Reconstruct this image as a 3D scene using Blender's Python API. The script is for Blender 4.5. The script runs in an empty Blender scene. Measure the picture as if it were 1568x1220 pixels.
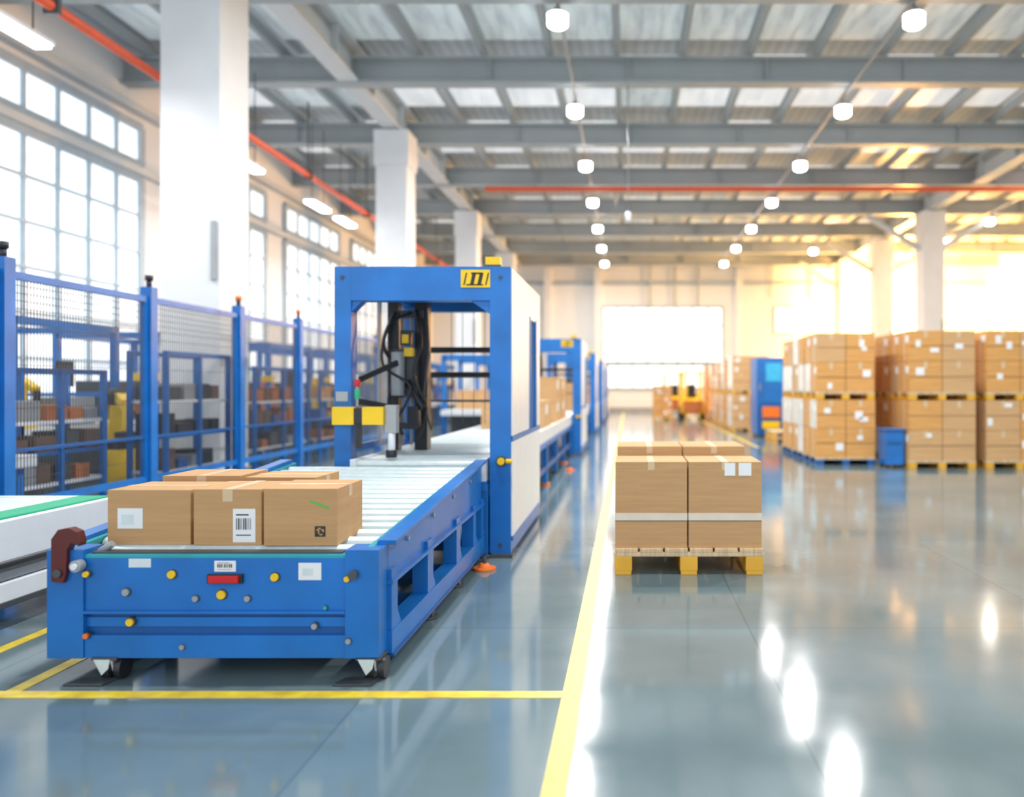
import bpy, bmesh, math, random
from mathutils import Vector, Matrix
random.seed(7)
sc = bpy.context.scene
try:
    sc.view_settings.view_transform = 'Standard'
    sc.view_settings.look = 'None'
except Exception:
    pass

# ------------------------------------------------------------------ materials
def mat(name, col, rough=.5, metal=0., var=.07, scale=6., stretch=(1, 1, 1), bump=0., emit=0., coat=0., alpha=1., trans=0.):
    m = bpy.data.materials.new(name); m.use_nodes = True
    nt = m.node_tree; N = nt.nodes; L = nt.links
    b = N['Principled BSDF']
    tc = N.new('ShaderNodeTexCoord'); mp = N.new('ShaderNodeMapping'); nz = N.new('ShaderNodeTexNoise')
    mp.inputs['Scale'].default_value = stretch
    nz.inputs['Scale'].default_value = scale; nz.inputs['Detail'].default_value = 4
    L.new(tc.outputs['Object'], mp.inputs[0]); L.new(mp.outputs[0], nz.inputs['Vector'])
    cr = N.new('ShaderNodeValToRGB')
    cr.color_ramp.elements[0].position = .3; cr.color_ramp.elements[1].position = .7
    cr.color_ramp.elements[0].color = [max(0, c * (1 - var)) for c in col] + [1]
    cr.color_ramp.elements[1].color = [min(1, c * (1 + var)) for c in col] + [1]
    L.new(nz.outputs['Fac'], cr.inputs[0]); L.new(cr.outputs[0], b.inputs['Base Color'])
    b.inputs['Roughness'].default_value = rough; b.inputs['Metallic'].default_value = metal
    b.inputs['Coat Weight'].default_value = coat
    b.inputs['Alpha'].default_value = alpha
    b.inputs['Transmission Weight'].default_value = trans
    if bump:
        bp = N.new('ShaderNodeBump'); bp.inputs['Strength'].default_value = bump; bp.inputs['Distance'].default_value = .01
        L.new(nz.outputs['Fac'], bp.inputs['Height']); L.new(bp.outputs[0], b.inputs['Normal'])
    if emit:
        L.new(cr.outputs[0], b.inputs['Emission Color']); b.inputs['Emission Strength'].default_value = emit
    return m

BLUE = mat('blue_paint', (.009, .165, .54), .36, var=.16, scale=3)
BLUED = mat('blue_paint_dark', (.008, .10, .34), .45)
TEAL = mat('teal_edge', (.03, .38, .44), .4)
WHITE = mat('white_panel', (.82, .86, .90), .35, var=.03)
STEEL = mat('roller_steel', (.68, .78, .80), .32, .15, var=.06, scale=20)
BED = mat('bed_teal', (.03, .13, .16), .5)
BLACK = mat('black_plastic', (.02, .022, .028), .4)
DGREY = mat('dark_grey_metal', (.08, .09, .1), .45, .3)
MGREY = mat('mid_grey_metal', (.38, .40, .42), .45, .3)
YEL = mat('yellow_paint', (.95, .60, .01), .4)
ORANGE = mat('orange_paint', (.9, .20, .02), .45)
DORANGE = mat('dull_orange', (.50, .15, .04), .6)
DBROWN = mat('dull_brown', (.16, .09, .06), .7)
RED = mat('red_plastic', (.65, .01, .015), .35)
MAROON = mat('maroon_rubber', (.11, .010, .008), .45)
CARD = mat('cardboard', (.57, .33, .15), .8, var=.08, scale=3, stretch=(1, 1, 14), bump=.05)
CARD2 = mat('cardboard_light', (.66, .39, .18), .8, var=.10, scale=3, stretch=(1, 1, 14))
CARD3 = mat('cardboard_golden', (.72, .36, .11), .75, var=.10, scale=3, stretch=(1, 1, 10))
CSEAM = mat('box_seam', (.15, .075, .03), .9)
TAPE = mat('packing_tape', (.72, .52, .31), .3, var=.05)
TAPEW = mat('white_tape', (.78, .68, .56), .3, var=.05)
PAPER = mat('label_paper', (.88, .89, .89), .6, var=.02)
INK = mat('label_ink', (.03, .03, .03), .6)
GREENP = mat('green_marker', (.1, .5, .08), .6)
WOOD = mat('pallet_wood', (.68, .50, .30), .75, var=.2, scale=4, stretch=(12, 1, 1))
WOODY = mat('pallet_wood_yellow', (.82, .43, .04), .6, var=.12, scale=4)
GREENB = mat('green_belt', (.02, .42, .22), .5)
BELT = mat('pale_belt', (.70, .78, .80), .4)
GLASS = mat('clear_glass', (.75, .86, .9), .05, var=.02, alpha=.14)
WALLM = mat('white_wall_paint', (.84, .86, .88), .6, var=.03, scale=.4)
COLM = mat('white_column_paint', (.84, .86, .88), .5, var=.03, scale=2)
BEAM = mat('grey_beam_paint', (.38, .42, .435), .5, var=.06, scale=1)
BEAML = mat('light_beam_paint', (.62, .66, .68), .5, var=.05, scale=1)
PIPER = mat('red_pipe_paint', (.80, .11, .04), .4)
MULL = mat('window_mullion', (.40, .50, .58), .5)
PANE = mat('daylight_pane', (.84, .93, 1.0), .2, var=.15, scale=.7, emit=1.0)
PANEF = mat('daylight_pane_far', (.84, .94, 1.0), .2, var=.08, scale=.7, emit=1.25)
PANER = mat('daylight_pane_warm', (1.0, .84, .58), .2, var=.08, scale=.7, emit=1.1)
PANEW = mat('sunlit_pane', (1.0, .84, .50), .2, var=.05, scale=.7, emit=3.)
SKYL = mat('skylight_sheet', (.72, .80, .85), .4, var=.25, scale=.8, stretch=(6, 1, 1), emit=.20)
SKYL2 = mat('skylight_sheet_bright', (.86, .92, .97), .4, var=.18, scale=.8, stretch=(6, 1, 1), emit=.48)
LAMP = mat('lamp_diffuser', (1., 1., 1.), .4, var=.01, emit=16.)
YLINE = mat('floor_line_yellow', (.88, .60, .04), .35, var=.28, scale=9)
CYAN = mat('cyan_sign', (.05, .5, .85), .4)
WRAP = mat('stretch_wrap', (.85, .82, .76), .25, var=.1)

def floor_mat():
    m = bpy.data.materials.new('epoxy_floor'); m.use_nodes = True
    nt = m.node_tree; N = nt.nodes; L = nt.links; b = N['Principled BSDF']
    tc = N.new('ShaderNodeTexCoord')
    n1 = N.new('ShaderNodeTexNoise'); n1.inputs['Scale'].default_value = .9; n1.inputs['Detail'].default_value = 9
    L.new(tc.outputs['Object'], n1.inputs['Vector'])
    cr = N.new('ShaderNodeValToRGB')
    cr.color_ramp.elements[0].position = .3; cr.color_ramp.elements[1].position = .72
    cr.color_ramp.elements[0].color = (.12, .185, .21, 1); cr.color_ramp.elements[1].color = (.205, .285, .31, 1)
    L.new(n1.outputs['Fac'], cr.inputs[0])
    br = N.new('ShaderNodeTexBrick'); br.offset = 0
    br.inputs['Color1'].default_value = (1, 1, 1, 1); br.inputs['Color2'].default_value = (.90, .90, .90, 1)
    br.inputs['Mortar'].default_value = (.70, .72, .73, 1)
    br.inputs['Scale'].default_value = 1; br.inputs['Mortar Size'].default_value = .006
    br.inputs['Brick Width'].default_value = 1.9; br.inputs['Row Height'].default_value = 2.6
    L.new(tc.outputs['Object'], br.inputs['Vector'])
    mx = N.new('ShaderNodeMix'); mx.data_type = 'RGBA'; mx.blend_type = 'MULTIPLY'; mx.inputs['Factor'].default_value = 1
    L.new(cr.outputs[0], mx.inputs['A']); L.new(br.outputs['Color'], mx.inputs['B'])
    L.new(mx.outputs['Result'], b.inputs['Base Color'])
    n2 = N.new('ShaderNodeTexNoise'); n2.inputs['Scale'].default_value = 2.2; n2.inputs['Detail'].default_value = 6
    L.new(tc.outputs['Object'], n2.inputs['Vector'])
    mr = N.new('ShaderNodeMapRange'); mr.inputs['To Min'].default_value = .04; mr.inputs['To Max'].default_value = .17
    L.new(n2.outputs['Fac'], mr.inputs['Value']); L.new(mr.outputs[0], b.inputs['Roughness'])
    b.inputs['IOR'].default_value = 2.1
    n3 = N.new('ShaderNodeTexNoise'); n3.inputs['Scale'].default_value = 1.4
    L.new(tc.outputs['Object'], n3.inputs['Vector'])
    bp = N.new('ShaderNodeBump'); bp.inputs['Strength'].default_value = .05; bp.inputs['Distance'].default_value = .02
    L.new(n3.outputs['Fac'], bp.inputs['Height']); L.new(bp.outputs[0], b.inputs['Normal'])
    return m
FLOOR = floor_mat()

def roof_mat():
    m = bpy.data.materials.new('corrugated_roof'); m.use_nodes = True
    nt = m.node_tree; N = nt.nodes; L = nt.links; b = N['Principled BSDF']
    tc = N.new('ShaderNodeTexCoord')
    w = N.new('ShaderNodeTexWave'); w.bands_direction = 'X'; w.inputs['Scale'].default_value = 1.3; w.inputs['Distortion'].default_value = .1
    L.new(tc.outputs['Object'], w.inputs['Vector'])
    cr = N.new('ShaderNodeValToRGB')
    cr.color_ramp.elements[0].color = (.46, .52, .55, 1); cr.color_ramp.elements[1].color = (.56, .62, .66, 1)
    L.new(w.outputs['Fac'], cr.inputs[0]); L.new(cr.outputs[0], b.inputs['Base Color'])
    bp = N.new('ShaderNodeBump'); bp.inputs['Strength'].default_value = .25; bp.inputs['Distance'].default_value = .04
    L.new(w.outputs['Fac'], bp.inputs['Height']); L.new(bp.outputs[0], b.inputs['Normal'])
    b.inputs['Roughness'].default_value = .5
    return m
ROOF = roof_mat()

# ------------------------------------------------------------------ mesh builder
class B:
    def __init__(s):
        s.bm = bmesh.new(); s.mats = []
    def mi(s, m):
        if m not in s.mats: s.mats.append(m)
        return s.mats.index(m)
    def hexa(s, v, m):
        vs = [s.bm.verts.new(p) for p in v]; i = s.mi(m)
        for f in ((0, 3, 2, 1), (4, 5, 6, 7), (0, 1, 5, 4), (1, 2, 6, 5), (2, 3, 7, 6), (3, 0, 4, 7)):
            fc = s.bm.faces.new([vs[k] for k in f]); fc.material_index = i
    def box(s, x0, x1, y0, y1, z0, z1, m):
        if x0 > x1: x0, x1 = x1, x0
        if y0 > y1: y0, y1 = y1, y0
        if z0 > z1: z0, z1 = z1, z0
        s.hexa([(x0, y0, z0), (x1, y0, z0), (x1, y1, z0), (x0, y1, z0), (x0, y0, z1), (x1, y0, z1), (x1, y1, z1), (x0, y1, z1)], m)
    def prism(s, pts, vec, m):
        i = s.mi(m); v = Vector(vec)
        a = [s.bm.verts.new(p) for p in pts]; b = [s.bm.verts.new(Vector(p) + v) for p in pts]
        n = len(pts)
        s.bm.faces.new(a).material_index = i; s.bm.faces.new(b[::-1]).material_index = i
        for k in range(n):
            s.bm.faces.new([a[k], b[k], b[(k + 1) % n], a[(k + 1) % n]]).material_index = i
    def bar(s, a, b, w, h, m):
        a = Vector(a); b = Vector(b); d = (b - a).normalized()
        up = Vector((0, 0, 1)) if abs(d.z) < .95 else Vector((0, 1, 0))
        r = d.cross(up).normalized() * w / 2; u = r.cross(d).normalized() * h / 2
        s.hexa([a - r - u, a + r - u, b + r - u, b - r - u, a - r + u, a + r + u, b + r + u, b - r + u], m)
    def cyl(s, a, b, r, m, seg=14, r2=None):
        a = Vector(a); b = Vector(b); r2 = r if r2 is None else r2
        d = (b - a).normalized(); up = Vector((0, 0, 1)) if abs(d.z) < .95 else Vector((1, 0, 0))
        e = d.cross(up).normalized(); f = e.cross(d).normalized(); i = s.mi(m)
        A = []; C = []
        for k in range(seg):
            t = 2 * math.pi * k / seg; o = e * math.cos(t) + f * math.sin(t)
            A.append(s.bm.verts.new(a + o * r)); C.append(s.bm.verts.new(b + o * r2))
        s.bm.faces.new(A).material_index = i; s.bm.faces.new(C[::-1]).material_index = i
        for k in range(seg):
            fc = s.bm.faces.new([A[k], C[k], C[(k + 1) % seg], A[(k + 1) % seg]]); fc.material_index = i; fc.smooth = True
    def tube(s, pts, r, m, seg=8, sub=6):
        P = [Vector(p) for p in pts]; Q = []
        for k in range(len(P) - 1):
            p0 = P[max(k - 1, 0)]; p1 = P[k]; p2 = P[k + 1]; p3 = P[min(k + 2, len(P) - 1)]
            for j in range(sub):
                t = j / sub
                Q.append(.5 * ((2 * p1) + (p2 - p0) * t + (2 * p0 - 5 * p1 + 4 * p2 - p3) * t * t + (3 * p1 - p0 - 3 * p2 + p3) * t ** 3))
        Q.append(P[-1])
        i = s.mi(m); rings = []
        for k, q in enumerate(Q):
            d = (Q[min(k + 1, len(Q) - 1)] - Q[max(k - 1, 0)]).normalized()
            up = Vector((0, 1, 0)) if abs(d.y) < .9 else Vector((1, 0, 0))
            e = d.cross(up).normalized(); f = e.cross(d).normalized()
            rings.append([s.bm.verts.new(q + r * (e * math.cos(2 * math.pi * j / seg) + f * math.sin(2 * math.pi * j / seg))) for j in range(seg)])
        for a, b in zip(rings, rings[1:]):
            for j in range(seg):
                fc = s.bm.faces.new([a[j], a[(j + 1) % seg], b[(j + 1) % seg], b[j]]); fc.material_index = i; fc.smooth = True
        s.bm.faces.new(rings[0]).material_index = i; s.bm.faces.new(rings[-1]).material_index = i
    def obj(s, name, bevel=0., parent=None, rotz=0.):
        bm = s.bm
        bmesh.ops.recalc_face_normals(bm, faces=bm.faces)
        xs = [v.co.x for v in bm.verts]; ys = [v.co.y for v in bm.verts]; zs = [v.co.z for v in bm.verts]
        c = Vector(((min(xs) + max(xs)) / 2, (min(ys) + max(ys)) / 2, min(zs)))
        bmesh.ops.translate(bm, verts=bm.verts, vec=-c)
        me = bpy.data.meshes.new(name); bm.to_mesh(me); bm.free()
        for m in s.mats: me.materials.append(m)
        o = bpy.data.objects.new(name, me); sc.collection.objects.link(o); o.location = c; o.rotation_euler.z = rotz
        if bevel:
            md = o.modifiers.new('bevel', 'BEVEL'); md.width = bevel; md.segments = 2; md.limit_method = 'ANGLE'; md.angle_limit = math.radians(50)
        if parent: o.parent = parent
        return o

# ------------------------------------------------------------------ room shell
XL, XR, YB, YW, ZR = -11.0, 20.0, -4.0, 44.0, 8.9
b = B(); b.box(XL - .3, XR + .3, YB, YW + .3, -.2, 0, FLOOR); fl = b.obj('floor')
# roof deck with translucent sheets set into it
b = B(); b.box(XL - .3, XR + .3, YB, YW + .3, ZR, ZR + .15, ROOF)
for (y0, y1, M) in ((5.5, 8, SKYL), (13.6, 16.9, SKYL), (17.7, 20.9, SKYL2), (22.1, 25.0, SKYL2), (26.6, 29.3, SKYL2), (31.0, 33.6, SKYL2), (35.3, 37.8, SKYL2)):
    x = XL + .68
    while x < XR - 1.5:
        r = random.random()
        if r < .93: b.box(x, x + 1.29, y0 + random.choice((0, 0, .5)), y1, ZR - .02, ZR, M if r < .75 else SKYL)
        x += 1.45
b.obj('ceiling')
b = B(); b.box(XL - .3, XL, YB, YW, 0, ZR, WALLM); b.obj('wall_left')
b = B(); b.box(XR, XR + .3, YB, YW, 0, ZR, WALLM); b.obj('wall_right')
b = B(); b.box(XL - .3, XR + .3, YW, YW + .3, 0, ZR, WALLM); b.obj('wall_back')
b = B(); b.box(XL, XR, YW - .03, YW, 0, .25, MGREY); b.obj('baseboard_back')
b = B(); b.box(XL, XR, YW - .12, YW, 7.1, 7.3, MULL); b.obj('trim_1')
for i, x in enumerate((-4.5, -1.7, 6.2, 11.9)):
    b = B(); b.box(x - .2, x + .2, YW - .3, YW - .001, 0, 8, COLM); b.obj('trim_%d' % (i + 2))
b = B()
for x in (1.2, 2.6, 3.9, 8.0, 10.2): b.cyl((x, YW - .15, 5.95 if x < 6 else 6.3), (x, YW - .15, 8.5), .05, MULL, 8)
b.obj('trim_6')

wn = [0]
def window_x(x, y0, y1, z0, z1, ny, nz, pane, side=1, fr=.09):
    wn[0] += 1; b = B()
    b.box(x, x + side * .03, y0, y1, z0, z1, pane)
    for k in range(ny + 1):
        y = y0 + (y1 - y0) * k / ny; w = fr if k in (0, ny) else .03
        b.box(x, x + side * .10, y - w, y + w, z0, z1, MULL)
    for k in range(nz + 1):
        z = z0 + (z1 - z0) * k / nz; w = fr if k in (0, nz) else .025
        b.box(x, x + side * .11, y0, y1, z - w, z + w, MULL)
    b.obj('window_%d' % wn[0])
def window_y(y, x0, x1, z0, z1, nx, nz, pane, fr=.07):
    wn[0] += 1; b = B()
    b.box(x0, x1, y - .03, y, z0, z1, pane)
    for k in range(nx + 1):
        x = x0 + (x1 - x0) * k / nx; w = fr if k in (0, nx) else .035
        b.box(x - w, x + w, y - .1, y, z0, z1, MULL)
    for k in range(nz + 1):
        z = z0 + (z1 - z0) * k / nz; w = fr if k in (0, nz) else .035
        b.box(x0, x1, y - .11, y, z - w, z + w, MULL)
    b.obj('window_%d' % wn[0])
for (y0, y1) in ((1.0, 8.2), (9.0, 17.6), (18.7, 23.6), (25.0, 29.6), (31.0, 36.0), (37.0, 42.5)):
    n = max(3, int((y1 - y0) / .82))
    window_x(XL, y0, y1, 1.1, 6.05, n, 6, PANE)
    window_x(XL, y0, y1, 6.35, 7.2, n, 1, PANE)
b = B(); b.box(XL, XL + .25, YB, YW - .4, 7.45, 7.6, BEAML); b.box(XL, XL + .18, YB, YW - .4, 6.12, 6.28, BEAML); b.obj('trim_7')
for (y0, y1) in ((18.0, 26.0), (28.0, 35.0), (36.0, 43.0)):
    window_x(XR, y0, y1, 1.6, 6.6, 8, 6, PANER, side=-1)
window_y(YW, -1.43, 5.3, 2.75, 5.87, 8, 3, PANEF)
window_y(YW, -1.43, 5.3, 1.3, 2.65, 8, 1, PANEF)
window_y(YW, 8.2, 11.0, 4.4, 5.87, 4, 1, PANEF)
window_y(YW, 12.4, 16.6, 3.9, 6.3, 6, 2, PANEW)

# ------------------------------------------------------------------ columns (with their knee braces)
def column(x, y, w=.8, ztop=7.96, cap=True, brace=''):
    b = B(); h = w / 2
    b.box(x - h, x + h, y, y + w, 0, ztop - .9 if cap else ztop, COLM)
    if cap: b.box(x - h - .04, x + h + .04, y - .04, y + w + .04, ztop - .9, ztop, COLM)
    b.box(x - h - .03, x + h + .03, y - .03, y + w + .03, 0, .12, MGREY)
    b.box(x + h - .12, x + h - .04, y - .05, y, 3.0, 3.9, MGREY)
    if brace == 'x':
        b.bar((x + h, y + .4, 6.6), (x + 2.4, y + .4, 7.85), .14, .2, BEAML); b.bar((x - h, y + .4, 6.6), (x - 2.4, y + .4, 7.85), .14, .2, BEAML)
    if brace == 'y':
        b.bar((x, y + w, 6.9), (x, y + 2.4, 7.88), .12, .18, BEAML)
    b.obj('support_column', bevel=.01)
column(-6.6, 11.8, w=.9, cap=False)
for y in (20.0, 29.2, 38.4): column(-6.05, y, brace='y')
for y in (29.2, 34.9, 40.6): column(11.4, y, brace='x')

def girder(x):
    b = B()
    b.box(x - .05, x + .05, YB, YW, 8.05, 8.75, BEAML)
    b.box(x - .22, x + .22, YB, YW, 8.0, 8.06, BEAML)
    b.box(x - .22, x + .22, YB, YW, 8.74, 8.8, BEAML)
    y = 2.0
    while y < YW - 1:
        b.box(x - .2, x + .2, y, y + .04, 8.06, 8.74, BEAML); y += 2.3
    b.obj('roof_girder')
girder(-6.05); girder(11.4)
for y in (4.6, 9.0, 13.3, 17.1, 21.4, 25.7, 30.0, 34.3, 38.6, 42.4):
    b = B()
    b.box(XL, XR, y - .04, y + .04, 8.02, 8.5, BEAM)
    b.box(XL, XR, y - .16, y + .16, 7.97, 8.03, BEAM)
    b.box(XL, XR, y - .16, y + .16, 8.49, 8.55, BEAM)
    for x in range(-9, 20, 3): b.box(x - .02, x + .02, y - .14, y + .14, 8.03, 8.49, BEAM)
    b.obj('roof_beam')
b = B(); x = XL + .6
while x < XR - .3:
    b.box(x - .05, x + .05, YB, YW, 8.55, 8.78, BEAM); x += 1.45
b.obj('roof_purlins')

# ------------------------------------------------------------------ ceiling lights
def lamp_child(o, shape, sx, sy, e, col):
    ld = bpy.data.lights.new('lamp', 'AREA'); ld.shape = shape; ld.size = sx
    if shape == 'RECTANGLE': ld.size_y = sy
    ld.energy = e; ld.color = col
    lo = bpy.data.objects.new('lamp', ld); sc.collection.objects.link(lo); lo.parent = o
    lo.location = (0, 0, -.012)
def high_bay(x, y, z=7.5, e=150, hang=7.9, col=(1, .98, .95)):
    b = B()
    b.cyl((x, y, z), (x, y, z + .03), .13, LAMP, 24, .17)
    b.cyl((x, y, z + .03), (x, y, z + .20), .17, LAMP, 24)
    b.cyl((x, y, z + .20), (x, y, z + .25), .18, WHITE, 24, .12)
    b.cyl((x, y, z + .25), (x, y, z + .33), .06, MGREY, 12)
    b.cyl((x, y, z + .33), (x, y, hang), .012, DGREY, 6)
    o = b.obj('ceiling_light')
    lamp_child(o, 'DISK', .28, 0, e, col)
def strip_light(x, y, z, w=.22, l=1.1, e=80, hang=7.96):
    b = B()
    b.box(x - w / 2 - .03, x + w / 2 + .03, y - l / 2 - .03, y + l / 2 + .03, z + .05, z + .11, WHITE)
    b.box(x - w / 2, x + w / 2, y - l / 2, y + l / 2, z, z + .05, LAMP)
    for dy in (-l / 3, l / 3): b.cyl((x, y + dy, z + .1), (x, y + dy, hang), .012, DGREY, 6)
    o = b.obj('strip_light', bevel=.02)
    lamp_child(o, 'RECTANGLE', w, l, e, (1, .98, .95))
for i in range(9):
    y = 4.5 + 4.4 * i
    e = 230 if i < 5 else 160
    high_bay(-1.2, y, e=e); high_bay(4.85, y, e=e * (1 if i < 5 else .5))
for y in (15.5, 20, 24.5, 29.5, 33.5, 38): high_bay(13.6, y, e=90 if y < 22 else 35, col=(1, .86, .66))
for (x, y) in ((16.5, 26), (16.5, 32), (8.5, 36)): high_bay(x, y, e=25, col=(1, .86, .66))
for y in (5.5, 9.9, 16.0, 19.7, 21.6, 25.4): strip_light(-7.8, y, 5.9)
b = B()
for x in (-1.2, 4.85, 13.6): b.cyl((x, YB + .5, 7.935), (x, YW - .2, 7.935), .03, MGREY, 8)
b.obj('lighting_conduit')
b = B(); b.cyl((-7.35, YB + .5, 6.25), (-7.35, 34, 6.25), .07, PIPER, 10)
y = 2
while y < 33:
    b.cyl((-7.35, y, 6.25), (-7.35, y, 7.95), .015, DGREY, 6); b.box(-7.45, -7.25, y - .03, y + .03, 6.15, 6.35, DGREY); y += 4
b.obj('sprinkler_pipe')
b = B(); b.cyl((-4.6, 25.2, 7.75), (XR - .1, 25.2, 7.75), .08, PIPER, 10); b.cyl((-.4, 25.2, 7.75), (-.4, 25.2, 7.2), .03, MGREY, 8)
for x in (-3, 2, 7, 12, 17): b.cyl((x, 25.2, 7.75), (x, 25.5, 7.96), .015, DGREY, 6)
b.obj('sprinkler_pipe')
b = B(); b.cyl((0.0, 17.1, 7.96), (0.0, 17.1, 5.2), .012, MGREY, 6); b.cyl((0, 17.1, 5.0), (0, 17.1, 5.2), .06, WHITE, 10); b.obj('hanging_cable')

# ------------------------------------------------------------------ floor markings
def line(x0, x1, y0, y1):
    b = B(); b.box(x0, x1, y0, y1, 0, .003, YLINE); b.obj('floor_marking')
line(-.30, -.21, .5, 43)
line(-5.2, -.30, 3.525, 3.60)
line(-3.375, -3.305, 3.60, 9.0)
line(-2.86, -2.79, 3.60, 8.8)
line(2.95, 3.03, 18, 42)

# ------------------------------------------------------------------ cardboard box
def cbox(b, x0, x1, y0, y1, z0, z1, m=CARD, tape='y', tapem=TAPE):
    b.box(x0, x1, y0, y1, z0, z1, m)
    e = .0015
    xm = (x0 + x1) / 2; ym = (y0 + y1) / 2
    if tape == 'y':
        b.box(xm - .002, xm + .002, y0, y1, z1, z1 + e * .6, CSEAM)
        b.box(xm - .025, xm + .025, y0 - e, y1 + e, z1, z1 + e, tapem)
        b.box(xm - .025, xm + .025, y0 - e, y0, z1 - .06, z1 + e, tapem)
    elif tape == 'x':
        b.box(x0, x1, ym - .002, ym + .002, z1, z1 + e * .6, CSEAM)
        b.box(x0 - e, x1 + e, ym - .025, ym + .025, z1, z1 + e, tapem)
        b.box(x1, x1 + e, ym - .025, ym + .025, z1 - .06, z1 + e, tapem)
        b.box(x0 - e, x0, ym - .025, ym + .025, z1 - .06, z1 + e, tapem)
def sticker(b, x0, x1, z0, z1, y, m=PAPER, code=False):
    b.box(x0, x1, y - .0025, y, z0, z1, m)
    if code:
        w = x1 - x0; h = z1 - z0; n = 9
        for k in range(n):
            a = x0 + w * (.14 + .72 * k / n)
            b.box(a, a + w * random.choice((.02, .035, .05)), y - .004, y - .0025, z0 + h * .38, z0 + h * .72, INK)
        b.box(x0 + w * .14, x1 - w * .3, y - .004, y - .0025, z0 + h * .80, z0 + h * .84, INK)
        b.box(x0 + w * .14, x1 - w * .2, y - .004, y - .0025, z0 + h * .2, z0 + h * .23, INK)

b = B(); cbox(b, -2.570, -2.158, 3.87, 4.22, .622, .890, tape='x'); sticker(b, -2.52, -2.395, .70, .80, 3.87)
b.box(-2.50, -2.44, 3.8655, 3.8675, .72, .77, BELT); b.obj('cardboard_box', bevel=.005, rotz=-.012)
b = B(); cbox(b, -2.138, -1.806, 3.855, 4.21, .622, .895, tape='y'); sticker(b, -1.945, -1.835, .635, .80, 3.855, code=True)
b.obj('cardboard_box', bevel=.005, rotz=.008)
b = B(); cbox(b, -1.788, -1.430, 3.84, 4.22, .622, .900, tape='x')
b.hexa([(-1.565, 3.8375, .845), (-1.56, 3.8375, .832), (-1.47, 3.8375, .80), (-1.475, 3.8375, .812), (-1.565, 3.84, .845), (-1.56, 3.84, .832), (-1.47, 3.84, .80), (-1.475, 3.84, .812)], GREENP)
for i in range(7):
    for j in range(7):
        if random.random() < .6 or i in (0, 6) or j in (0, 6):
            b.box(-1.54 + i * .0075, -1.533 + i * .0075, 3.838, 3.84, .665 + j * .0075, .672 + j * .0075, INK)
b.obj('cardboard_box', bevel=.005, rotz=.02)
b = B(); cbox(b, -2.55, -2.13, 4.29, 4.64, .648, .912, tape='y'); b.obj('cardboard_box', bevel=.005, rotz=.02)
b = B(); cbox(b, -2.09, -1.70, 4.28, 4.60, .648, .905, tape='x'); b.obj('cardboard_box', bevel=.005, rotz=-.03)

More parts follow.
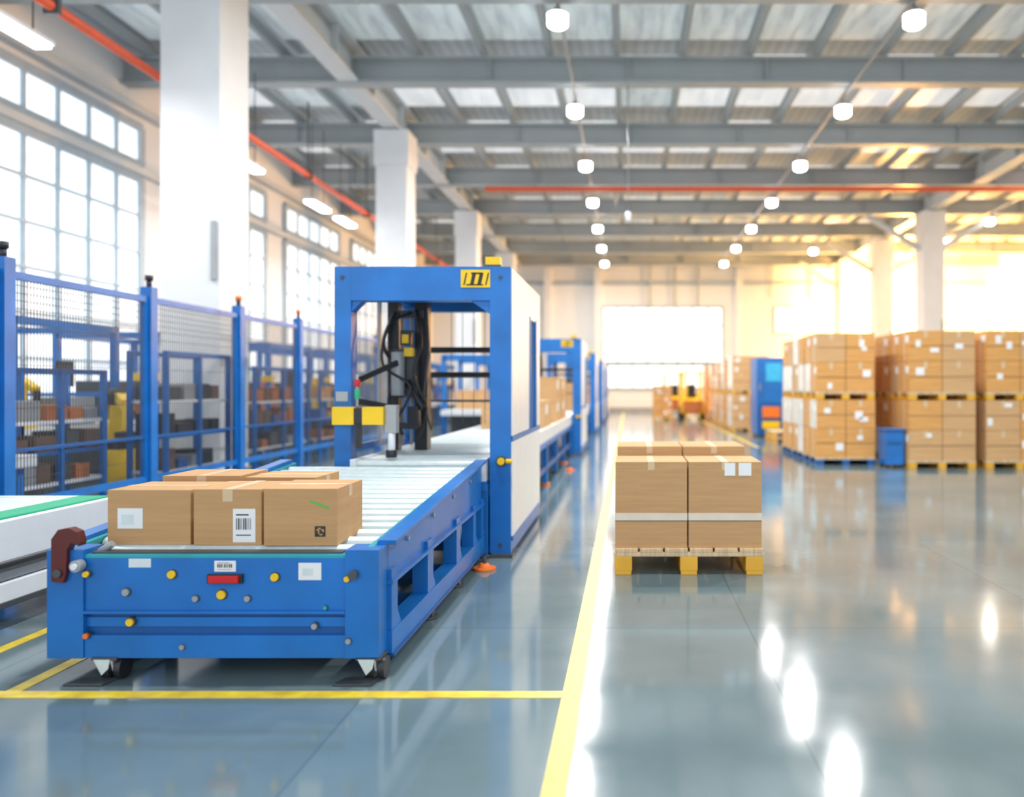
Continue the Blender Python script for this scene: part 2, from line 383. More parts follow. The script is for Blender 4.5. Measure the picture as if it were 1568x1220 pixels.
# ------------------------------------------------------------------ front roller conveyor
def front_conveyor():
    b = B()
    xl, xr, yf, ye = -2.76, -1.185, 3.75, 6.33
    slope = (.775 - .612) / (ye - yf)
    zr = lambda y: .612 + slope * (y - yf)
    b.box(xl, -2.5875, yf - .03, yf + .12, .11, .625, BLUE)
    b.box(-1.345, xr, yf - .03, yf + .12, .11, .625, BLUE)
    b.box(-2.5875, -1.345, yf - .018, yf + .03, .335, .585, BLUE)
    b.box(-2.5875, -1.345, yf - .034, yf + .03, .322, .336, BLUE)
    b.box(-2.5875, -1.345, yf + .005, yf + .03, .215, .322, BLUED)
    b.box(-2.5875, -1.345, yf - .006, yf + .03, .255, .300, BLUE)
    b.box(-2.5875, -1.345, yf - .022, yf + .03, .110, .218, BLUE)
    b.box(-2.5875, -1.345, yf - .018, yf + .07, .585, .600, TEAL)
    b.box(-2.57, -1.37, yf + .005, yf + .06, .600, .610, DGREY)
    b.box(xl + .03, xr - .03, yf + .12, yf + .16, .20, .55, DGREY)
    for (x0, x1, s) in ((xr - .05, xr, 1), (xl, xl + .05, -1)):
        b.prism([(x0, yf + .1, .43), (x0, ye, .45), (x0, ye, zr(ye) + .03), (x0, yf + .1, zr(yf + .1) + .02)], (x1 - x0, 0, 0), BLUE)
        xo = x1 if s > 0 else x0
        b.bar((xo, yf + .1, zr(yf + .1) + .018), (xo, ye, zr(ye) + .028), .09, .02, BLUE)
        b.bar((xo, yf + .1, .44), (xo, ye, .46), .06, .02, BLUE)
        xm = (x0 + x1) / 2
        b.box(xm - .05, xm + .05, yf + .1, ye, .085, .20, BLUE)
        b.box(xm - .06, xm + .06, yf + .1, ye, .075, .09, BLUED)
        for (yy, w) in ((yf + .16, .10), (4.62, .13), (5.38, .12), (5.95, .10), (ye - .06, .1)):
            b.box(xm - .045, xm + .045, yy - w / 2, yy + w / 2, .2, .5, BLUE)
            b.prism([(xm + .03 * s, yy + w / 2, .2), (xm + .03 * s, yy + w / 2 + .07, .2), (xm + .03 * s, yy + w / 2, .29)], (.012, 0, 0), BLUE)
        for yy in (4.2, 4.75, 5.3, 5.85): b.cyl((xo, yy, .56 + slope * (yy - yf)), (xo + s * .012, yy, .56 + slope * (yy - yf)), .012, MGREY, 10)
        for yy in (4.75, 5.5, 6.2):
            b.box(xm - .03, xm + .03, yy - .03, yy + .03, .0, .09, DGREY); b.cyl((xm, yy, 0), (xm, yy, .015), .06, DGREY, 14)
    for yy in (4.62, 5.38, ye - .08):
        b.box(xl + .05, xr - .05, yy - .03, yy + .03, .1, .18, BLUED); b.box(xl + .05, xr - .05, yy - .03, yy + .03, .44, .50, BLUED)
    b.box(-2.1, -1.5, 4.9, 5.25, .22, .46, DGREY); b.cyl((-1.5, 5.07, .34), (-1.28, 5.07, .34), .09, MGREY)
    b.hexa([(xl + .05, yf + .05, zr(yf) - .095), (xr - .05, yf + .05, zr(yf) - .095), (xr - .05, ye, zr(ye) - .095), (xl + .05, ye, zr(ye) - .095),
            (xl + .05, yf + .05, zr(yf) - .05), (xr - .05, yf + .05, zr(yf) - .05), (xr - .05, ye, zr(ye) - .05), (xl + .05, ye, zr(ye) - .05)], BED)
    y = yf + .12
    while y < ye - .05:
        z = zr(y) - .044
        b.cyl((xl + .085, y, z), (xr - .085, y, z), .046, STEEL, 20)
        b.cyl((xl + .05, y, z), (xr - .05, y, z), .014, DGREY, 8)
        y += .155
    b.bar((xr - .065, yf + .02, zr(yf) - .004), (xr - .065, ye, zr(ye) - .004), .03, .03, TEAL)
    b.bar((xl + .065, yf + .02, zr(yf) - .004), (xl + .065, ye, zr(ye) - .004), .03, .03, TEAL)
    for (x, z, m, r) in ((-2.17, .508, YEL, .019), (-1.68, .495, YEL, .019), (-1.933, .412, YEL, .021), (-2.368, .281, YEL, .018),
                         (-2.57, .511, YEL, .014), (-1.333, .489, YEL, .014), (-2.387, .424, MGREY, .017), (-2.057, .393, MGREY, .014),
                         (-1.81, .393, MGREY, .014), (-1.492, .262, MGREY, .014), (-2.12, .163, MGREY, .012), (-2.57, .219, ORANGE, .013),
                         (-1.327, .194, MGREY, .013), (-1.44, .35, TEAL, .010)):
        yb = yf - .03 if (x < -2.56 or x > -1.34) else yf - .02
        b.cyl((x, yb + .02, z), (x, yb - .004, z), r * 1.25, DGREY, 14)
        b.cyl((x, yb, z), (x, yb - .014, z), r, m, 12)
    b.box(-1.998, -1.832, yf - .035, yf - .017, .466, .510, BLACK)
    b.box(-1.985, -1.845, yf - .05, yf - .034, .472, .504, RED)
    sticker(b, -1.570, -1.461, .480, .562, yf - .018); b.box(-1.55, -1.50, yf - .022, yf - .0205, .50, .535, BELT)
    sticker(b, -1.970, -1.868, .520, .572, yf - .018, code=True)
    sticker(b, -2.378, -2.272, .540, .582, yf - .018, m=BELT)
    b.cyl((-2.60, yf - .03, .555), (-2.60, yf - .07, .555), .028, MGREY); b.cyl((-2.60, yf - .07, .555), (-2.60, yf - .08, .555), .015, WHITE)
    b.cyl((-1.30, yf - .02, .51), (-1.30, yf - .06, .51), .022, DGREY)
    b.cyl((-2.56, yf + .05, .60), (-2.50, yf + .05, .64), .018, MGREY)
    hook = [(-2.722, .48), (-2.665, .475), (-2.652, .52), (-2.648, .63), (-2.628, .665), (-2.592, .648), (-2.586, .665), (-2.600, .715), (-2.640, .733), (-2.690, .725), (-2.722, .68)]
    b.prism([(x, yf - .055, z) for x, z in hook], (0, .05, 0), MAROON)
    b.cyl((-2.69, yf - .065, .52), (-2.69, yf - .055, .52), .02, DGREY)
    for (x, yy) in ((-2.49, yf + .02), (-1.235, yf + .02)):
        b.box(x - .06, x + .06, yy - .05, yy + .06, .10, .115, DGREY)
        for dx in (-.032, .022):
            b.prism([(x + dx, yy - .045, .105), (x + dx, yy + .045, .105), (x + dx, yy + .02, .04), (x + dx, yy - .02, .04)], (.01, 0, 0), WHITE)
        b.prism([(x - .05, yy - .052, .105), (x + .03, yy - .052, .105), (x + .02, yy - .052, .06), (x - .01, yy - .052, .03)], (0, .006, 0), STEEL)
        b.cyl((x - .02, yy, .052), (x + .02, yy, .052), .05, BLACK, 24)
        b.cyl((x + .045, yy, .055), (x + .075, yy, .055), .053, BLACK, 24)
        b.prism([(x - .15, yy - .11, .002), (x + .03, yy - .11, .002), (x + .05, yy - .02, .002), (x - .11, yy - .02, .002)], (0, 0, .010), DGREY)
    return b.obj('roller_conveyor', bevel=.0035)
front_conveyor()

# ------------------------------------------------------------------ plain line conveyors
def line_conveyor(xl, xr, y0, y1, z, name='roller_conveyor'):
    b = B()
    for (x0, x1) in ((xl, xl + .05), (xr - .05, xr)):
        b.box(x0, x1, y0, y1, z - .16, z + .02, WHITE)
        b.box(x0 - .005, x1 + .005, y0, y1, z - .24, z - .16, BLUE)
        n = max(2, int((y1 - y0) / 1.6))
        for k in range(n + 1):
            yy = y0 + .08 + (y1 - y0 - .16) * k / n
            b.box(x0 - .01, x1 + .01, yy - .05, yy + .05, .03, z - .2, BLUE)
            b.cyl(((x0 + x1) / 2, yy, 0), ((x0 + x1) / 2, yy, .03), .07, ORANGE if k % 2 else DGREY, 12)
        b.box(x0 + .005, x1 - .005, y0, y1, .2, .28, BLUED)
    b.box(xl + .05, xr - .05, y0, y1, z - .09, z - .05, BED)
    y = y0 + .06
    while y < y1 - .04:
        b.cyl((xl + .05, y, z - .03), (xr - .05, y, z - .03), .04, STEEL, 8); y += .11
    return b.obj(name, bevel=.003)
line_conveyor(-2.26, -1.16, 6.36, 15.98, .79)

# ------------------------------------------------------------------ wrapping machine
def machine(y0, detail=True):
    b = B()
    xl, xr, zt, d = -2.415, -.966, 2.387, 2.04
    y1 = y0 + d
    for (yy, e) in ((y0, .15), (y1 - .12, .12)):
        b.box(-1.138, xr, yy, yy + e, 0.02, zt, BLUE)
        b.box(xl, -2.28, yy, yy + e, 0.02, zt, BLUE)
        b.box(-2.28, -1.138, yy, yy + e, 2.108 if yy == y0 else 2.2, zt, BLUE)
        zz = 2.108 if yy == y0 else 2.2
        b.prism([(-2.28, yy + .02, zz), (-2.28, yy + .02, zz - .09), (-2.19, yy + .02, zz)], (0, e - .04, 0), BLUE)
        b.prism([(-1.138, yy + .02, zz), (-1.138, yy + .02, zz - .11), (-1.30, yy + .02, zz)], (0, e - .04, 0), BLUE)
    b.box(xl - .03, xl + .1, y0 - .04, y0 + .2, 0, .03, DGREY); b.box(-1.16, xr + .02, y0 - .04, y0 + .2, 0, .03, DGREY)
    for x0, x1 in ((xl, xl + .12), (xr - .12, xr)):
        b.box(x0, x1, y0 + .15, y1 - .12, 2.25, zt, BLUE)
        b.box(x0, x1, y0 + .15, y1 - .12, .03, .14, BLUE)
    b.box(xl + .1, xr - .1, y0 + .1, y1 - .05, zt - .03, zt - .01, MGREY)
    X0, X1 = xr - .02, xr + .012
    b.box(X0, X1, y0 + .03, y1 - .02, .95, .99, BLUE)
    b.box(X0, X1, y0 + .02, y1 - .03, .16, .945, WHITE)
    b.box(X0, X1, y0 + .02, y0 + 1.15, .995, zt - .012, WHITE)
    b.box(X0, X1, y0 + 1.15, y1 - .03, 2.06, zt - .012, WHITE)
    b.box(X0, X1, y1 - .42, y1 - .03, .995, 2.06, WHITE)
    b.box(X0 + .004, X0 + .012, y0 + 1.15, y1 - .42, .995, 2.06, GLASS)
    b.box(X0, X1 + .01, y0 + 1.12, y0 + 1.16, .995, 2.08, BLUE); b.box(X0, X1 + .01, y1 - .43, y1 - .39, .995, 2.08, BLUE)
    b.box(X0, X1 + .006, y0 + .02, y1 - .03, .13, .17, BLUE)
    b.box(xl + .04, xl + .05, y0 + .15, y1 - .12, .9, 2.25, GLASS)
    b.box(xl + .02, xl + .07, y0 + .15, y1 - .12, .84, .90, BLUE); b.box(xl + .03, xl + .06, y0 + 1.0, y0 + 1.05, .9, 2.25, MGREY)
    b.box(-1.19, -1.05, y0 + .02, y0 + .14, zt, zt + .02, DGREY)
    b.box(-1.18, -1.06, y0 + .03, y0 + .13, zt + .02, zt + .085, YEL)
    b.box(-1.375, -1.135, y0 - .006, y0, 2.215, 2.36, YEL)
    for (ax, w) in ((-1.355, .012), (-1.30, .03), (-1.24, .03), (-1.175, .012)):
        b.prism([(ax, y0 - .009, 2.235), (ax + w, y0 - .009, 2.235), (ax + w + .022, y0 - .009, 2.335), (ax + .022, y0 - .009, 2.335)], (0, .003, 0), INK)
    b.box(-1.33, -1.19, y0 - .009, y0 - .006, 2.232, 2.242, INK); b.box(-1.29, -1.2, y0 - .009, y0 - .006, 2.325, 2.338, INK)
    for zz in (1.79, 1.526): b.cyl((-2.3, y1 - .15, zz), (-1.1, y1 - .15, zz), .032, BLACK)
    b.cyl((-2.3, y1 - .15, 1.25), (-1.1, y1 - .15, 1.25), .012, DGREY)
    x = -1.9
    while x < -1.15: b.box(x - .003, x + .003, y1 - .06, y1 - .055, 1.0, 2.2, DGREY); x += .12
    if detail:
        for z in (.1, 2.3): b.cyl((-1.05, y0, z), (-1.05, y0 - .012, z), .016, DGREY, 10); b.cyl((-2.35, y0, z), (-2.35, y0 - .012, z), .016, DGREY, 10)
        b.cyl((-1.04, y0, .79), (-1.04, y0 - .03, .79), .045, DGREY); b.cyl((-1.04, y0 - .03, .79), (-1.04, y0 - .05, .79), .03, YEL)
        b.cyl((-1.0, y0 - .03, .79), (-.95, y0 - .03, .79), .02, YEL)
        b.box(-1.30, -1.15, y0 + .02, y0 + .14, .08, .5, BLACK)
        for z in (.44, .34, .2): b.cyl((-1.2, y0 + .02, z), (-1.2, y0 - .01, z), .022, YEL, 10)
        b.tube([(-1.25, y0, .45), (-1.27, y0 - .03, .3), (-1.22, y0 - .02, .12)], .012, BLACK)
        ym = y0 + .95
        b.box(-2.27, -2.17, ym, ym + .12, .80, 2.2, BLACK)
        b.box(-2.03, -1.91, ym + .05, ym + .2, .80, 2.2, BLACK)
        b.box(-2.25, -1.93, ym + .02, ym + .1, 2.05, 2.12, DGREY)
        b.box(-2.25, -1.93, ym + .02, ym + .1, 1.0, 1.06, DGREY)
        b.cyl((-2.145, ym + .05, .85), (-2.145, ym + .05, 2.1), .018, MGREY); b.cyl((-2.06, ym + .05, .85), (-2.06, ym + .05, 2.1), .018, MGREY)
        b.box(-2.2, -1.98, ym - .08, ym + .04, 1.30, 1.75, DGREY)
        b.cyl((-2.13, ym - .14, 1.32), (-2.13, ym - .14, 1.72), .06, MGREY, 20)
        b.box(-2.10, -2.0, ym - .18, ym - .08, 1.78, 1.92, BLACK); b.box(-2.08, -2.02, ym - .19, ym - .18, 1.80, 1.88, YEL)
        b.box(-2.07, -1.99, ym - .16, ym - .08, 1.68, 1.76, YEL)
        b.cyl((-2.05, ym - .1, 1.45), (-1.9, ym - .15, 1.2), .03, BLACK)
        b.box(-2.03, -1.93, ym - .2, ym - .1, 1.02, 1.22, BLACK)
        b.tube([(-2.2, ym, 2.1), (-2.28, ym - .1, 1.8), (-2.15, ym - .15, 1.55), (-2.22, ym - .12, 1.25), (-2.1, ym - .1, .95)], .018, BLACK)
        b.tube([(-2.0, ym, 2.12), (-1.93, ym - .1, 1.8), (-1.98, ym - .14, 1.5), (-1.88, ym - .1, 1.2), (-1.95, ym - .1, .9)], .016, BLACK)
        b.tube([(-2.05, ym, 2.1), (-2.2, ym - .2, 1.95), (-2.25, ym - .2, 1.6), (-2.0, ym - .2, 1.4), (-2.12, ym - .2, 1.1)], .013, BLACK)
        b.tube([(-1.9, ym, 2.1), (-1.86, ym - .1, 1.7), (-1.9, ym - .1, 1.3), (-1.83, ym - .1, 1.0)], .012, DGREY)
        b.bar((-2.42, y0 + .2, 1.40), (-2.12, y0 + .75, 1.62), .03, .05, BLACK)
        b.bar((-2.38, y0 + .1, 1.30), (-2.12, y0 + .75, 1.20), .04, .05, BLACK)
        b.box(-2.41, -2.235, y0 - .07, y0 + .0, 1.09, 1.235, YEL)
        b.box(-2.165, -1.995, y0 - .07, y0 + .02, 1.09, 1.235, YEL)
        b.box(-2.235, -2.165, y0 - .06, y0 + .0, 1.10, 1.225, BLACK)
        b.box(-2.225, -2.185, y0 - .05, y0, .90, 1.10, BLACK)
        b.box(-1.99, -1.90, y0 - .03, y0 + .06, 1.02, 1.25, MGREY); b.cyl((-1.945, y0 - .0, .88), (-1.945, y0 - .0, 1.02), .03, WHITE)
        b.cyl((-1.945, y0, .82), (-1.945, y0, .88), .045, BLACK)
        b.cyl((-2.22, y0 - .02, 1.235), (-2.22, y0 - .02, 1.5), .012, MGREY, 8); b.cyl((-2.22, y0 - .02, 1.40), (-2.22, y0 - .02, 1.46), .022, RED, 12)
        b.cyl((-2.22, y0 - .02, 1.30), (-2.22, y0 - .02, 1.38), .022, GREENB, 12)
        b.box(-2.40, -2.30, y0 - .012, y0, 1.28, 1.36, MGREY)
    return b.obj('pallet_wrapping_machine', bevel=.004)
machine(6.44)
for yy in (16.1, 23.2, 30.0, 36.4): machine(yy, detail=(yy < 20))
line_conveyor(-2.26, -1.16, 16.0, 23.1, .79); line_conveyor(-2.26, -1.16, 23.15, 29.9, .79)
line_conveyor(-2.26, -1.16, 29.95, 36.3, .79); line_conveyor(-2.26, -1.16, 36.35, 43, .79)
for (x, y) in ((-1.10, 6.0), (-.98, 13.1)):
    b = B(); b.cyl((x, y, 0), (x, y, .02), .085, ORANGE, 18); b.cyl((x, y, .02), (x, y, .05), .05, ORANGE, 18, .03); b.cyl((x, y, .05), (x, y, .09), .015, DGREY); b.obj('orange_floor_stop', bevel=.002)
for (x0, x1, y0, y1, z1, z0) in ((-2.1, -1.19, 11.2, 12.1, 1.20, .80), (-2.1, -1.19, 13.0, 13.95, 1.19, .80), (-2.08, -1.19, 13.0, 13.95, 1.56, 1.192), (-2.1, -1.19, 14.1, 15.0, 1.19, .80), (-2.1, -1.19, 14.1, 15.0, 1.56, 1.192),
                                (-2.1, -1.25, 19.6, 20.5, 1.5, .80), (-2.1, -1.2, 26.6, 27.6, 1.6, .80), (-2.1, -1.2, 33.4, 34.2, 1.6, .80)):
    b = B(); cbox(b, x0, x1, y0, y1, z0, z1, m=CARD2, tape='x', tapem=TAPEW)
    b.box(x1, x1 + .003, y0 + .1, y0 + .35, z1 - .2, z1 - .06, PAPER); b.obj('cardboard_box', bevel=.006)

# ------------------------------------------------------------------ pallets
def pallet(b, x0, x1, y0, y1, z0, h=.15, wm=WOOD, bm_=WOODY):
    t = h * .15
    n = 6; W = (x1 - x0)
    D = (y1 - y0)
    for k in range(3):
        xc = x0 + .07 + (W - .14) * k / 2
        b.box(xc - .06, xc + .06, y0, y1, z0, z0 + t, bm_)
        for j in range(3):
            yc = y0 + .07 + (D - .14) * j / 2
            b.box(xc - .065, xc + .065, yc - .07, yc + .07, z0 + t, z0 + h - 2 * t, bm_)
    for j in range(3):
        yc = y0 + .07 + (D - .14) * j / 2
        b.box(x0, x1, yc - .07, yc + .07, z0 + h - 2 * t, z0 + h - t, wm)
    for k in range(n):
        w = W / n; b.box(x0 + w * k + .008, x0 + w * (k + 1) - .008, y0, y1, z0 + h - t, z0 + h, wm)
b = B(); pallet(b, -.107, 1.01, 5.83, 7.42, 0, h=.195); b.obj('wooden_pallet', bevel=.004)
def big_box(x0, x1, y0, y1, z0, z1, band, labels=()):
    b = B(); cbox(b, x0, x1, y0, y1, z0, z1, tape='y', tapem=TAPE)
    if band:
        e = .002
        b.box(x0 - e, x1 + e, y0 - e, y1 + e, z0 + band[0], z0 + band[1], TAPEW)
        b.box(x0 - e * .5, x1 + e * .5, y0 - e * .5, y1 + e * .5, z0 + band[0] - .006, z0 + band[0], CSEAM)
    for (a, c, d, f) in labels: sticker(b, a, c, d, f, y0)
    b.obj('cardboard_box', bevel=.006)
big_box(-.097, .440, 5.86, 6.36, .196, .838, (.205, .26))
big_box(.452, .998, 5.86, 6.36, .196, .838, (.205, .26), ((.72, .80, .735, .83), (.825, .92, .735, .83)))
big_box(-.095, .46, 6.72, 7.36, .196, .888, None)
big_box(.47, 1.0, 6.72, 7.36, .196, .888, None)

def pallet_stack(x0, x1, y0, y1, z1=1.17, z0=0, nx=2, nz=2, ny=2, card=CARD3, wrap=.15, pm=WOODY):
    b = B(); pallet(b, x0, x1, y0, y1, z0, h=.14, bm_=pm)
    zb = z0 + .141; hz = (z1 - zb) / nz
    for i in range(nx):
        for j in range(ny):
            for k in range(nz):
                m = random.choice((card, card, CARD2)) 
                a0 = x0 + (x1 - x0) * i / nx + .006; a1 = x0 + (x1 - x0) * (i + 1) / nx - .006
                c0 = y0 + (y1 - y0) * j / ny + .006; c1 = y0 + (y1 - y0) * (j + 1) / ny - .006
                zz0 = zb + hz * k; zz1 = zb + hz * (k + 1) - .006
                b.box(a0, a1, c0, c1, zz0, zz1, m)
                xm = (a0 + a1) / 2
                if j == 0:
                    b.box(xm - .03, xm + .03, c0 - .003, c0, zz1 - .12, zz1, TAPE)
                    b.box(a0, a1, c0 - .002, c0, (zz0 + zz1) / 2 - .012, (zz0 + zz1) / 2, CSEAM)
                    for _ in range(random.choice((0, 1, 1, 2))):
                        w = random.uniform(.08, .16); h = random.uniform(.07, .14)
                        px = random.uniform(a0 + .02, a1 - w - .02); pz = random.uniform(zz0 + .04, zz1 - h - .03)
                        b.box(px, px + w, c0 - .006, c0, pz, pz + h, PAPER)
                if i == 0:
                    ym = (c0 + c1) / 2
                    b.box(a0 - .003, a0, ym - .03, ym + .03, zz0, zz1, TAPE)
                    if random.random() < .5: b.box(a0 - .005, a0, c0 + .05, c0 + .2, zz1 - .2, zz1 - .08, PAPER)
                    if random.random() < wrap: b.box(a0 - .004, a0, c0, c1, zz0, zz1, WRAP)
    return b.obj('pallet_of_cardboard_boxes', bevel=.006)
def double(x0, x1, y0, y1, pm=WOODY, **k):
    pallet_stack(x0, x1, y0, y1, 1.17, 0, pm=pm, **k); pallet_stack(x0 + .01, x1 - .01, y0 + .01, y1 - .01, 2.37, 1.172, **k)
for y in (14.0, 15.05, 16.1): double(3.36, 4.42, y, y + 1.0, pm=BLUED, wrap=.5)
for y in (13.4, 14.5, 15.6): double(4.80, 5.95, y, y + 1.05)
for y in (13.4, 14.5, 15.6): double(6.12, 7.3, y, y + 1.05)
for y in (13.6, 14.8): double(7.5, 8.65, y, y + 1.1)
for y in (19.5, 20.7): double(6.2, 7.4, y, y + 1.1)
double(9.5, 10.7, 19.5, 20.6)
for (x, y) in ((3.25, 24.6), (3.3, 27.2), (3.4, 30.0), (3.5, 33.0), (3.5, 36.0)):
    double(x, x + 1.15, y, y + 1.1, card=CARD2, wrap=.85)
for (x, y) in ((7.5, 27.0), (9.0, 31.0), (13.5, 27.0)): double(x, x + 1.15, y, y + 1.1)
pallet_stack(1.05, 1.85, 33, 33.9, 1.45, nx=2, nz=3)

b = B(); x0, x1, y0, y1 = 4.45, 4.77, 13.55, 13.95
b.box(x0, x1, y0, y1, .05, .66, BLUE); b.box(x0 - .02, x1 + .02, y0 - .02, y1 + .02, .62, .67, BLUED)
for x in (x0 + .04, x1 - .04):
    for y in (y0 + .04, y1 - .04): b.cyl((x - .015, y, .03), (x + .015, y, .03), .03, BLACK, 12)
b.box(x0 + .04, x1 - .04, y0 - .01, y0, .4, .45, BLUED); b.obj('blue_bin', bevel=.008)
b = B(); x0, x1, y0, y1 = 3.54, 4.32, 21.6, 22.6
b.box(x0, x1, y0, y1, .08, 2.2, BLUE); b.box(x0 + .05, x1 - .05, y0 + .05, y1 - .05, 0, .08, DGREY)
b.box(x0 + .03, x1 - .03, y0 - .02, y0, .95, 2.15, BLUE); b.box(x0 + .25, x1 - .1, y0 - .03, y0 - .02, 1.55, 2.05, CYAN)
b.box(x0 + .03, x1 - .03, y0 - .02, y0, .15, .9, BLUED)
b.box(x0 + .15, x1 - .15, y0 - .06, y0 - .02, .55, .85, ORANGE); b.box(x0 + .15, x1 - .15, y0 - .06, y0 - .02, .25, .45, YEL)
b.box(x0 + .07, x0 + .10, y0 - .05, y0 - .02, 1.3, 1.5, MGREY)
b.obj('blue_control_cabinet', bevel=.01)
b = B(); pallet(b, 3.6, 4.5, 19.6, 20.6, 0, .14); pallet(b, 3.6, 4.5, 19.6, 20.6, .141, .14); b.obj('wooden_pallet')

def forklift(x, y):
    b = B()
    b.box(x - .5, x + .5, y, y + 1.5, .25, .75, YEL); b.box(x - .48, x + .48, y + 1.2, y + 1.9, .25, 1.1, YEL)
    b.prism([(x - .45, y + .2, .75), (x - .45, y + 1.2, .75), (x - .45, y + 1.2, 1.05), (x - .45, y + .6, .9)], (.9, 0, 0), YEL)
    for sx in (-.45, .45):
        b.bar((x + sx, y + .1, .7), (x + sx, y + .4, 2.0), .06, .06, YEL); b.bar((x + sx, y + 1.6, 1.0), (x + sx, y + 1.4, 2.0), .06, .06, YEL)
        b.cyl((x + sx - .08, y + .3, .27), (x + sx + .08, y + .3, .27), .27, BLACK, 20); b.cyl((x + sx - .08, y + 1.5, .22), (x + sx + .08, y + 1.5, .22), .22, BLACK, 20)
        b.box(x + sx * .6 - .04, x + sx * .6 + .04, y - .15, y - .05, .05, 2.1, YEL)
        b.box(x + sx * .5 - .05, x + sx * .5 + .05, y - 1.1, y - .1, .04, .08, DGREY)
    b.box(x - .48, x + .48, y + .3, y + 1.5, 2.0, 2.06, YEL); b.box(x - .4, x + .4, y - .18, y - .12, .3, .8, DORANGE)
    b.box(x - .22, x + .22, y + .7, y + 1.15, .9, 1.05, BLACK); b.box(x - .22, x + .22, y + 1.1, y + 1.2, 1.0, 1.5, BLACK)
    b.obj('forklift', bevel=.01)
forklift(2.3, 38.5); forklift(2.75, 33.5)

# ------------------------------------------------------------------ side belt conveyor (left edge)
b = B(); x0, x1, y0, y1 = -5.05, -3.60, 2.6, 5.55
b.box(x0, x1, y0, y1, .50, .60, WHITE)
b.box(x1 - .05, x1 + .01, y0, y1, .36, .625, WHITE); b.box(x0 - .01, x0 + .05, y0, y1, .36, .64, WHITE)
b.box(x0, x1, y1 - .03, y1, .36, .63, WHITE)
b.box(x0 + .05, x1 - .05, y0, y1 - .03, .60, .62, BELT)
b.box(x1 - .26, x1 - .06, y0, y1 - .03, .62, .635, GREENB)
b.cyl((x1 - .01, y0, .37), (x1 - .01, y1, .37), .035, BLACK, 12)
b.box(x1 - .03, x1 - .005, y0, y1, .28, .36, MGREY)
b.box(x1 - .09, x1 + .02, y0, y1, .16, .27, WHITE)
b.box(x1 - .10, x1 + .03, y0, y1, .13, .165, DGREY)
for y in (2.9, 4.2, 5.4):
    for x in (x0 + .03, x1 - .05):
        b.box(x - .04, x + .04, y - .04, y + .04, .02, .5, MGREY); b.cyl((x, y, 0), (x, y, .03), .07, DGREY)
    b.box(x0, x1, y - .03, y + .03, .2, .26, MGREY)
b.obj('belt_conveyor', bevel=.004)

# ------------------------------------------------------------------ safety fence
b = B(); XF = -5.6
ys = [4.9, 7.02, 9.16, 11.26, 13.3, 15.4, 17.5, 19.6]
ZB, ZTp = .36, 2.45
for i, y in enumerate(ys):
    b.box(XF - .065, XF + .065, y - .065, y + .065, 0, 2.56, BLUE)
    b.box(XF - .12, XF + .12, y - .12, y + .12, 0, .02, BLUED)
    b.cyl((XF, y, 2.56), (XF, y, 2.64), .03, BLACK, 10); b.cyl((XF, y, 2.64), (XF, y, 2.70), .045, ORANGE if i > 2 else BLACK, 10)
for y0, y1 in zip(ys, ys[1:]):
    a, c = y0 + .065, y1 - .065
    b.box(XF - .03, XF + .03, a, c, ZTp - .07, ZTp, BLUE); b.box(XF - .03, XF + .03, a, c, ZB - .07, ZB, BLUE)
    b.box(XF - .025, XF + .025, a, a + .05, ZB, ZTp, BLUE); b.box(XF - .025, XF + .025, c - .05, c, ZB, ZTp, BLUE)
    b.box(XF - .02, XF + .02, a, c, .80, .83, BLUED)
    yy = a + .06
    while yy < c - .05:
        b.box(XF - .003, XF + .003, yy - .003, yy + .003, ZB, ZTp - .07, DGREY); yy += .04
    for zz in (.55, 1.2, 1.6, 1.95, 2.05, 2.12, 2.19, 2.26, 2.33):
        b.box(XF - .003, XF + .003, a, c, zz - .003, zz + .003, DGREY)
b.obj('safety_fence')

# ------------------------------------------------------------------ production cells behind the fence
def cell(x, y, w=1.6, d=2.0, arm=ORANGE):
    b = B()
    for dx in (0, w):
        for dy in (0, d): b.box(x + dx - .05, x + dx + .05, y + dy - .05, y + dy + .05, 0, 2.3, BLUE)
    for dy in (0, d):
        b.box(x, x + w, y + dy - .05, y + dy + .05, 2.2, 2.3, BLUE); b.box(x, x + w, y + dy - .03, y + dy + .03, 1.25, 1.31, BLUE)
    for dx in (0, w):
        b.box(x + dx - .05, x + dx + .05, y, y + d, 2.2, 2.3, BLUE); b.box(x + dx - .04, x + dx + .04, y, y + d, .75, .85, WHITE)
    b.box(x, x + w, y, y + d, .65, .75, WHITE); b.box(x + .1, x + w - .1, y + .1, y + d - .1, .1, .6, DGREY)
    b.box(x + .2, x + .9, y + .15, y + .9, .85, 1.5, DGREY); b.box(x + w - .5, x + w - .1, y + 1.1, y + 1.7, .85, 1.25, MGREY)
    b.box(x + w - .45, x + w - .12, y + .2, y + .6, .85, 1.1, arm); b.box(x + w + .05, x + w + .1, y + .7, y + 1.0, 1.4, 1.75, BLACK)
    bx, by = x + w * .5, y + d * .55
    b.cyl((bx, by, .75), (bx, by, .95), .14, arm); b.bar((bx, by, .95), (bx + .15, by - .1, 1.5), .14, .14, arm)
    b.bar((bx + .15, by - .1, 1.5), (bx + .6, by - .4, 1.35), .1, .1, arm); b.cyl((bx + .6, by - .4, 1.35), (bx + .6, by - .4, 1.1), .05, BLACK)
    b.box(x + w - .3, x + w + .08, y - .1, y + .1, 1.5, 1.62, YEL)
    b.obj('production_cell', bevel=.006)
i = 0
for y in (7.0, 9.9, 12.9, 15.9, 18.9, 22.0, 25.0, 28.0, 31.5, 35.0):
    cell(-9.4 if y < 13 else -8.9, y, arm=(ORANGE, YEL, DORANGE)[i % 3]); i += 1
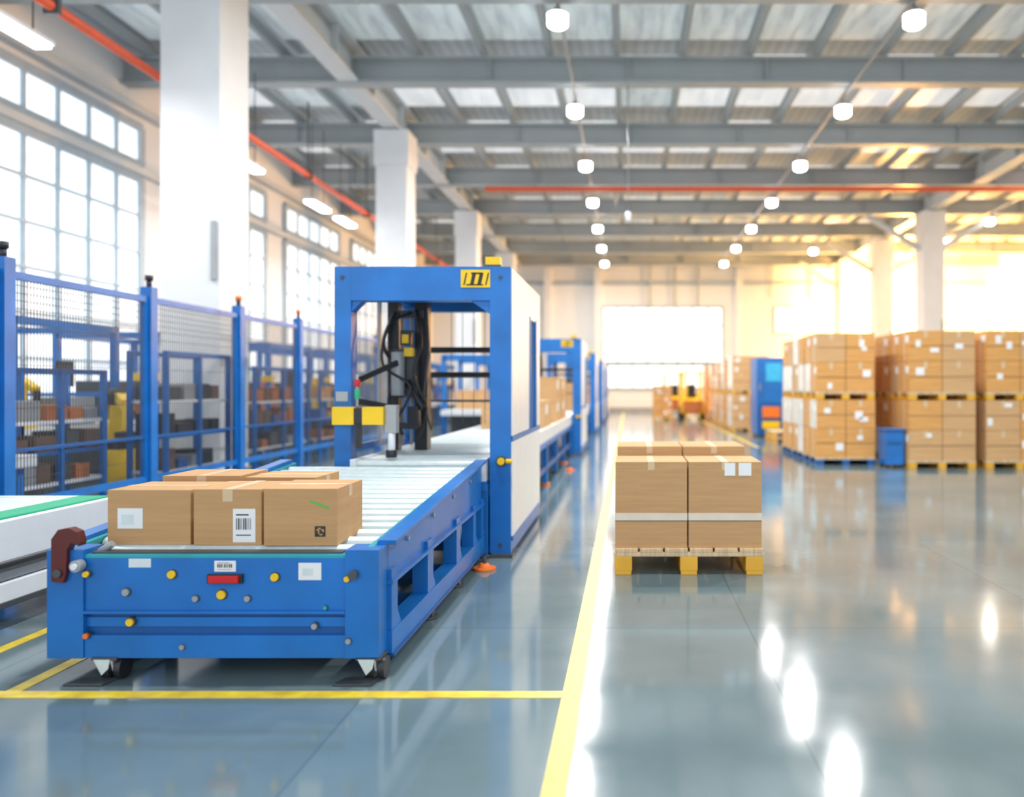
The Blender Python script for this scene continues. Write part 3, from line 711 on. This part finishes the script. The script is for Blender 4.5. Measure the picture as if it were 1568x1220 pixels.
def rack(x, y0, y1, z1, cols, nsh=3):
    b = B()
    for y in (y0, (y0 + y1) / 2, y1):
        for xx in (x, x + .45): b.box(xx - .03, xx + .03, y - .03, y + .03, 0, z1 + .25, BLUE)
    for xx in (x, x + .45): b.box(xx - .02, xx + .02, y0, y1, z1 + .19, z1 + .25, BLUE)
    for k in range(nsh):
        z = .35 + (z1 - .5) * k / max(1, nsh - 1) * .8
        b.box(x, x + .45, y0, y1, z - .04, z, BLUE if k == 1 else WHITE)
        y = y0 + .05
        while y < y1 - .25:
            w = random.uniform(.16, .38); h = random.uniform(.12, (z1 - .5) / nsh * .8)
            b.box(x + .04, x + .43, y, min(y + w, y1 - .03), z, z + h, random.choice(cols)); y += w + random.uniform(.02, .12)
    b.obj('parts_rack', bevel=.005)
rack(-6.75, 8.0, 9.4, 1.35, (DGREY, DBROWN, DORANGE, MGREY, DBROWN))
rack(-6.20, 9.75, 11.25, 1.60, (DGREY, BLACK, DBROWN, MGREY, BLUED))
rack(-6.75, 13.2, 15.4, 1.5, (DORANGE, DGREY, BLUED, DBROWN, MGREY))
rack(-6.75, 16.0, 18.6, 1.5, (DORANGE, DGREY, BLUE, DBROWN, CARD2))
b = B(); b.box(-6.5, -5.95, 6.2, 7.9, .60, .72, WHITE)
for y in (6.3, 7.7): b.box(-6.45, -6.0, y, y + .08, 0, .6, BLUE)
b.obj('work_table', bevel=.004)
b = B(); x, y = -7.35, 11.3
b.cyl((x, y, 0), (x, y, .5), .2, YEL); b.cyl((x, y, .5), (x, y, .62), .16, BLACK)
b.bar((x, y, .6), (x + .1, y - .1, 1.25), .2, .2, YEL); b.cyl((x - .02, y - .1, 1.25), (x + .22, y - .1, 1.25), .14, BLACK)
b.bar((x + .1, y - .1, 1.25), (x + .65, y - .8, 1.15), .15, .15, YEL); b.bar((x + .65, y - .8, 1.18), (x + .65, y - .85, .8), .09, .09, YEL)
b.box(x + .55, x + .75, y - .95, y - .75, .72, .8, BLACK)
b.obj('yellow_robot_arm', bevel=.01)
for y in (22.5, 27.5, 33.0):
    b = B()
    for x in (-5.3, -3.9):
        for dy in (0, 2.2): b.box(x - .06, x + .06, y + dy - .06, y + dy + .06, 0, 2.3, BLUE)
        b.box(x - .06, x + .06, y, y + 2.2, 2.2, 2.32, BLUE)
    for dy in (0, 2.2): b.box(-5.3, -3.9, y + dy - .06, y + dy + .06, 2.14, 2.32, BLUE)
    b.box(-5.2, -4.0, y - .8, y + 3.0, .6, .75, WHITE); b.box(-5.1, -4.1, y, y + 2.2, 0.0, .6, DGREY); b.box(-5.0, -4.3, y + .3, y + 1.2, .76, 1.3, CARD2)
    b.obj('conveyor_gantry', bevel=.006)

# ------------------------------------------------------------------ warm point lamp added inside the hall, imitating sun glow at far right
ld = bpy.data.lights.new('sun_glow_fill_light', 'POINT'); ld.shadow_soft_size = .6; ld.energy = 12500; ld.color = (1, .47, .12)
o = bpy.data.objects.new('sun_glow_fill_light', ld); sc.collection.objects.link(o); o.location = (14.0, 39.6, 5.3)

w = bpy.data.worlds.new('world'); sc.world = w; w.use_nodes = True
bg = w.node_tree.nodes['Background']; bg.inputs[0].default_value = (.90, .95, 1, 1); bg.inputs[1].default_value = 1.6

# ------------------------------------------------------------------ camera
cd = bpy.data.cameras.new('camera'); cam = bpy.data.objects.new('camera', cd); sc.collection.objects.link(cam)
cam.location = (0, 0, 1.4); cam.rotation_euler = (math.radians(90), 0, 0)
cd.sensor_width = 36; cd.lens = 36 * 1200 / 1568
cd.shift_x = -178 / 1568; cd.shift_y = -18 / 1568
cd.clip_end = 200
cd.dof.use_dof = True; cd.dof.focus_distance = 4.6; cd.dof.aperture_fstop = .75
sc.camera = cam
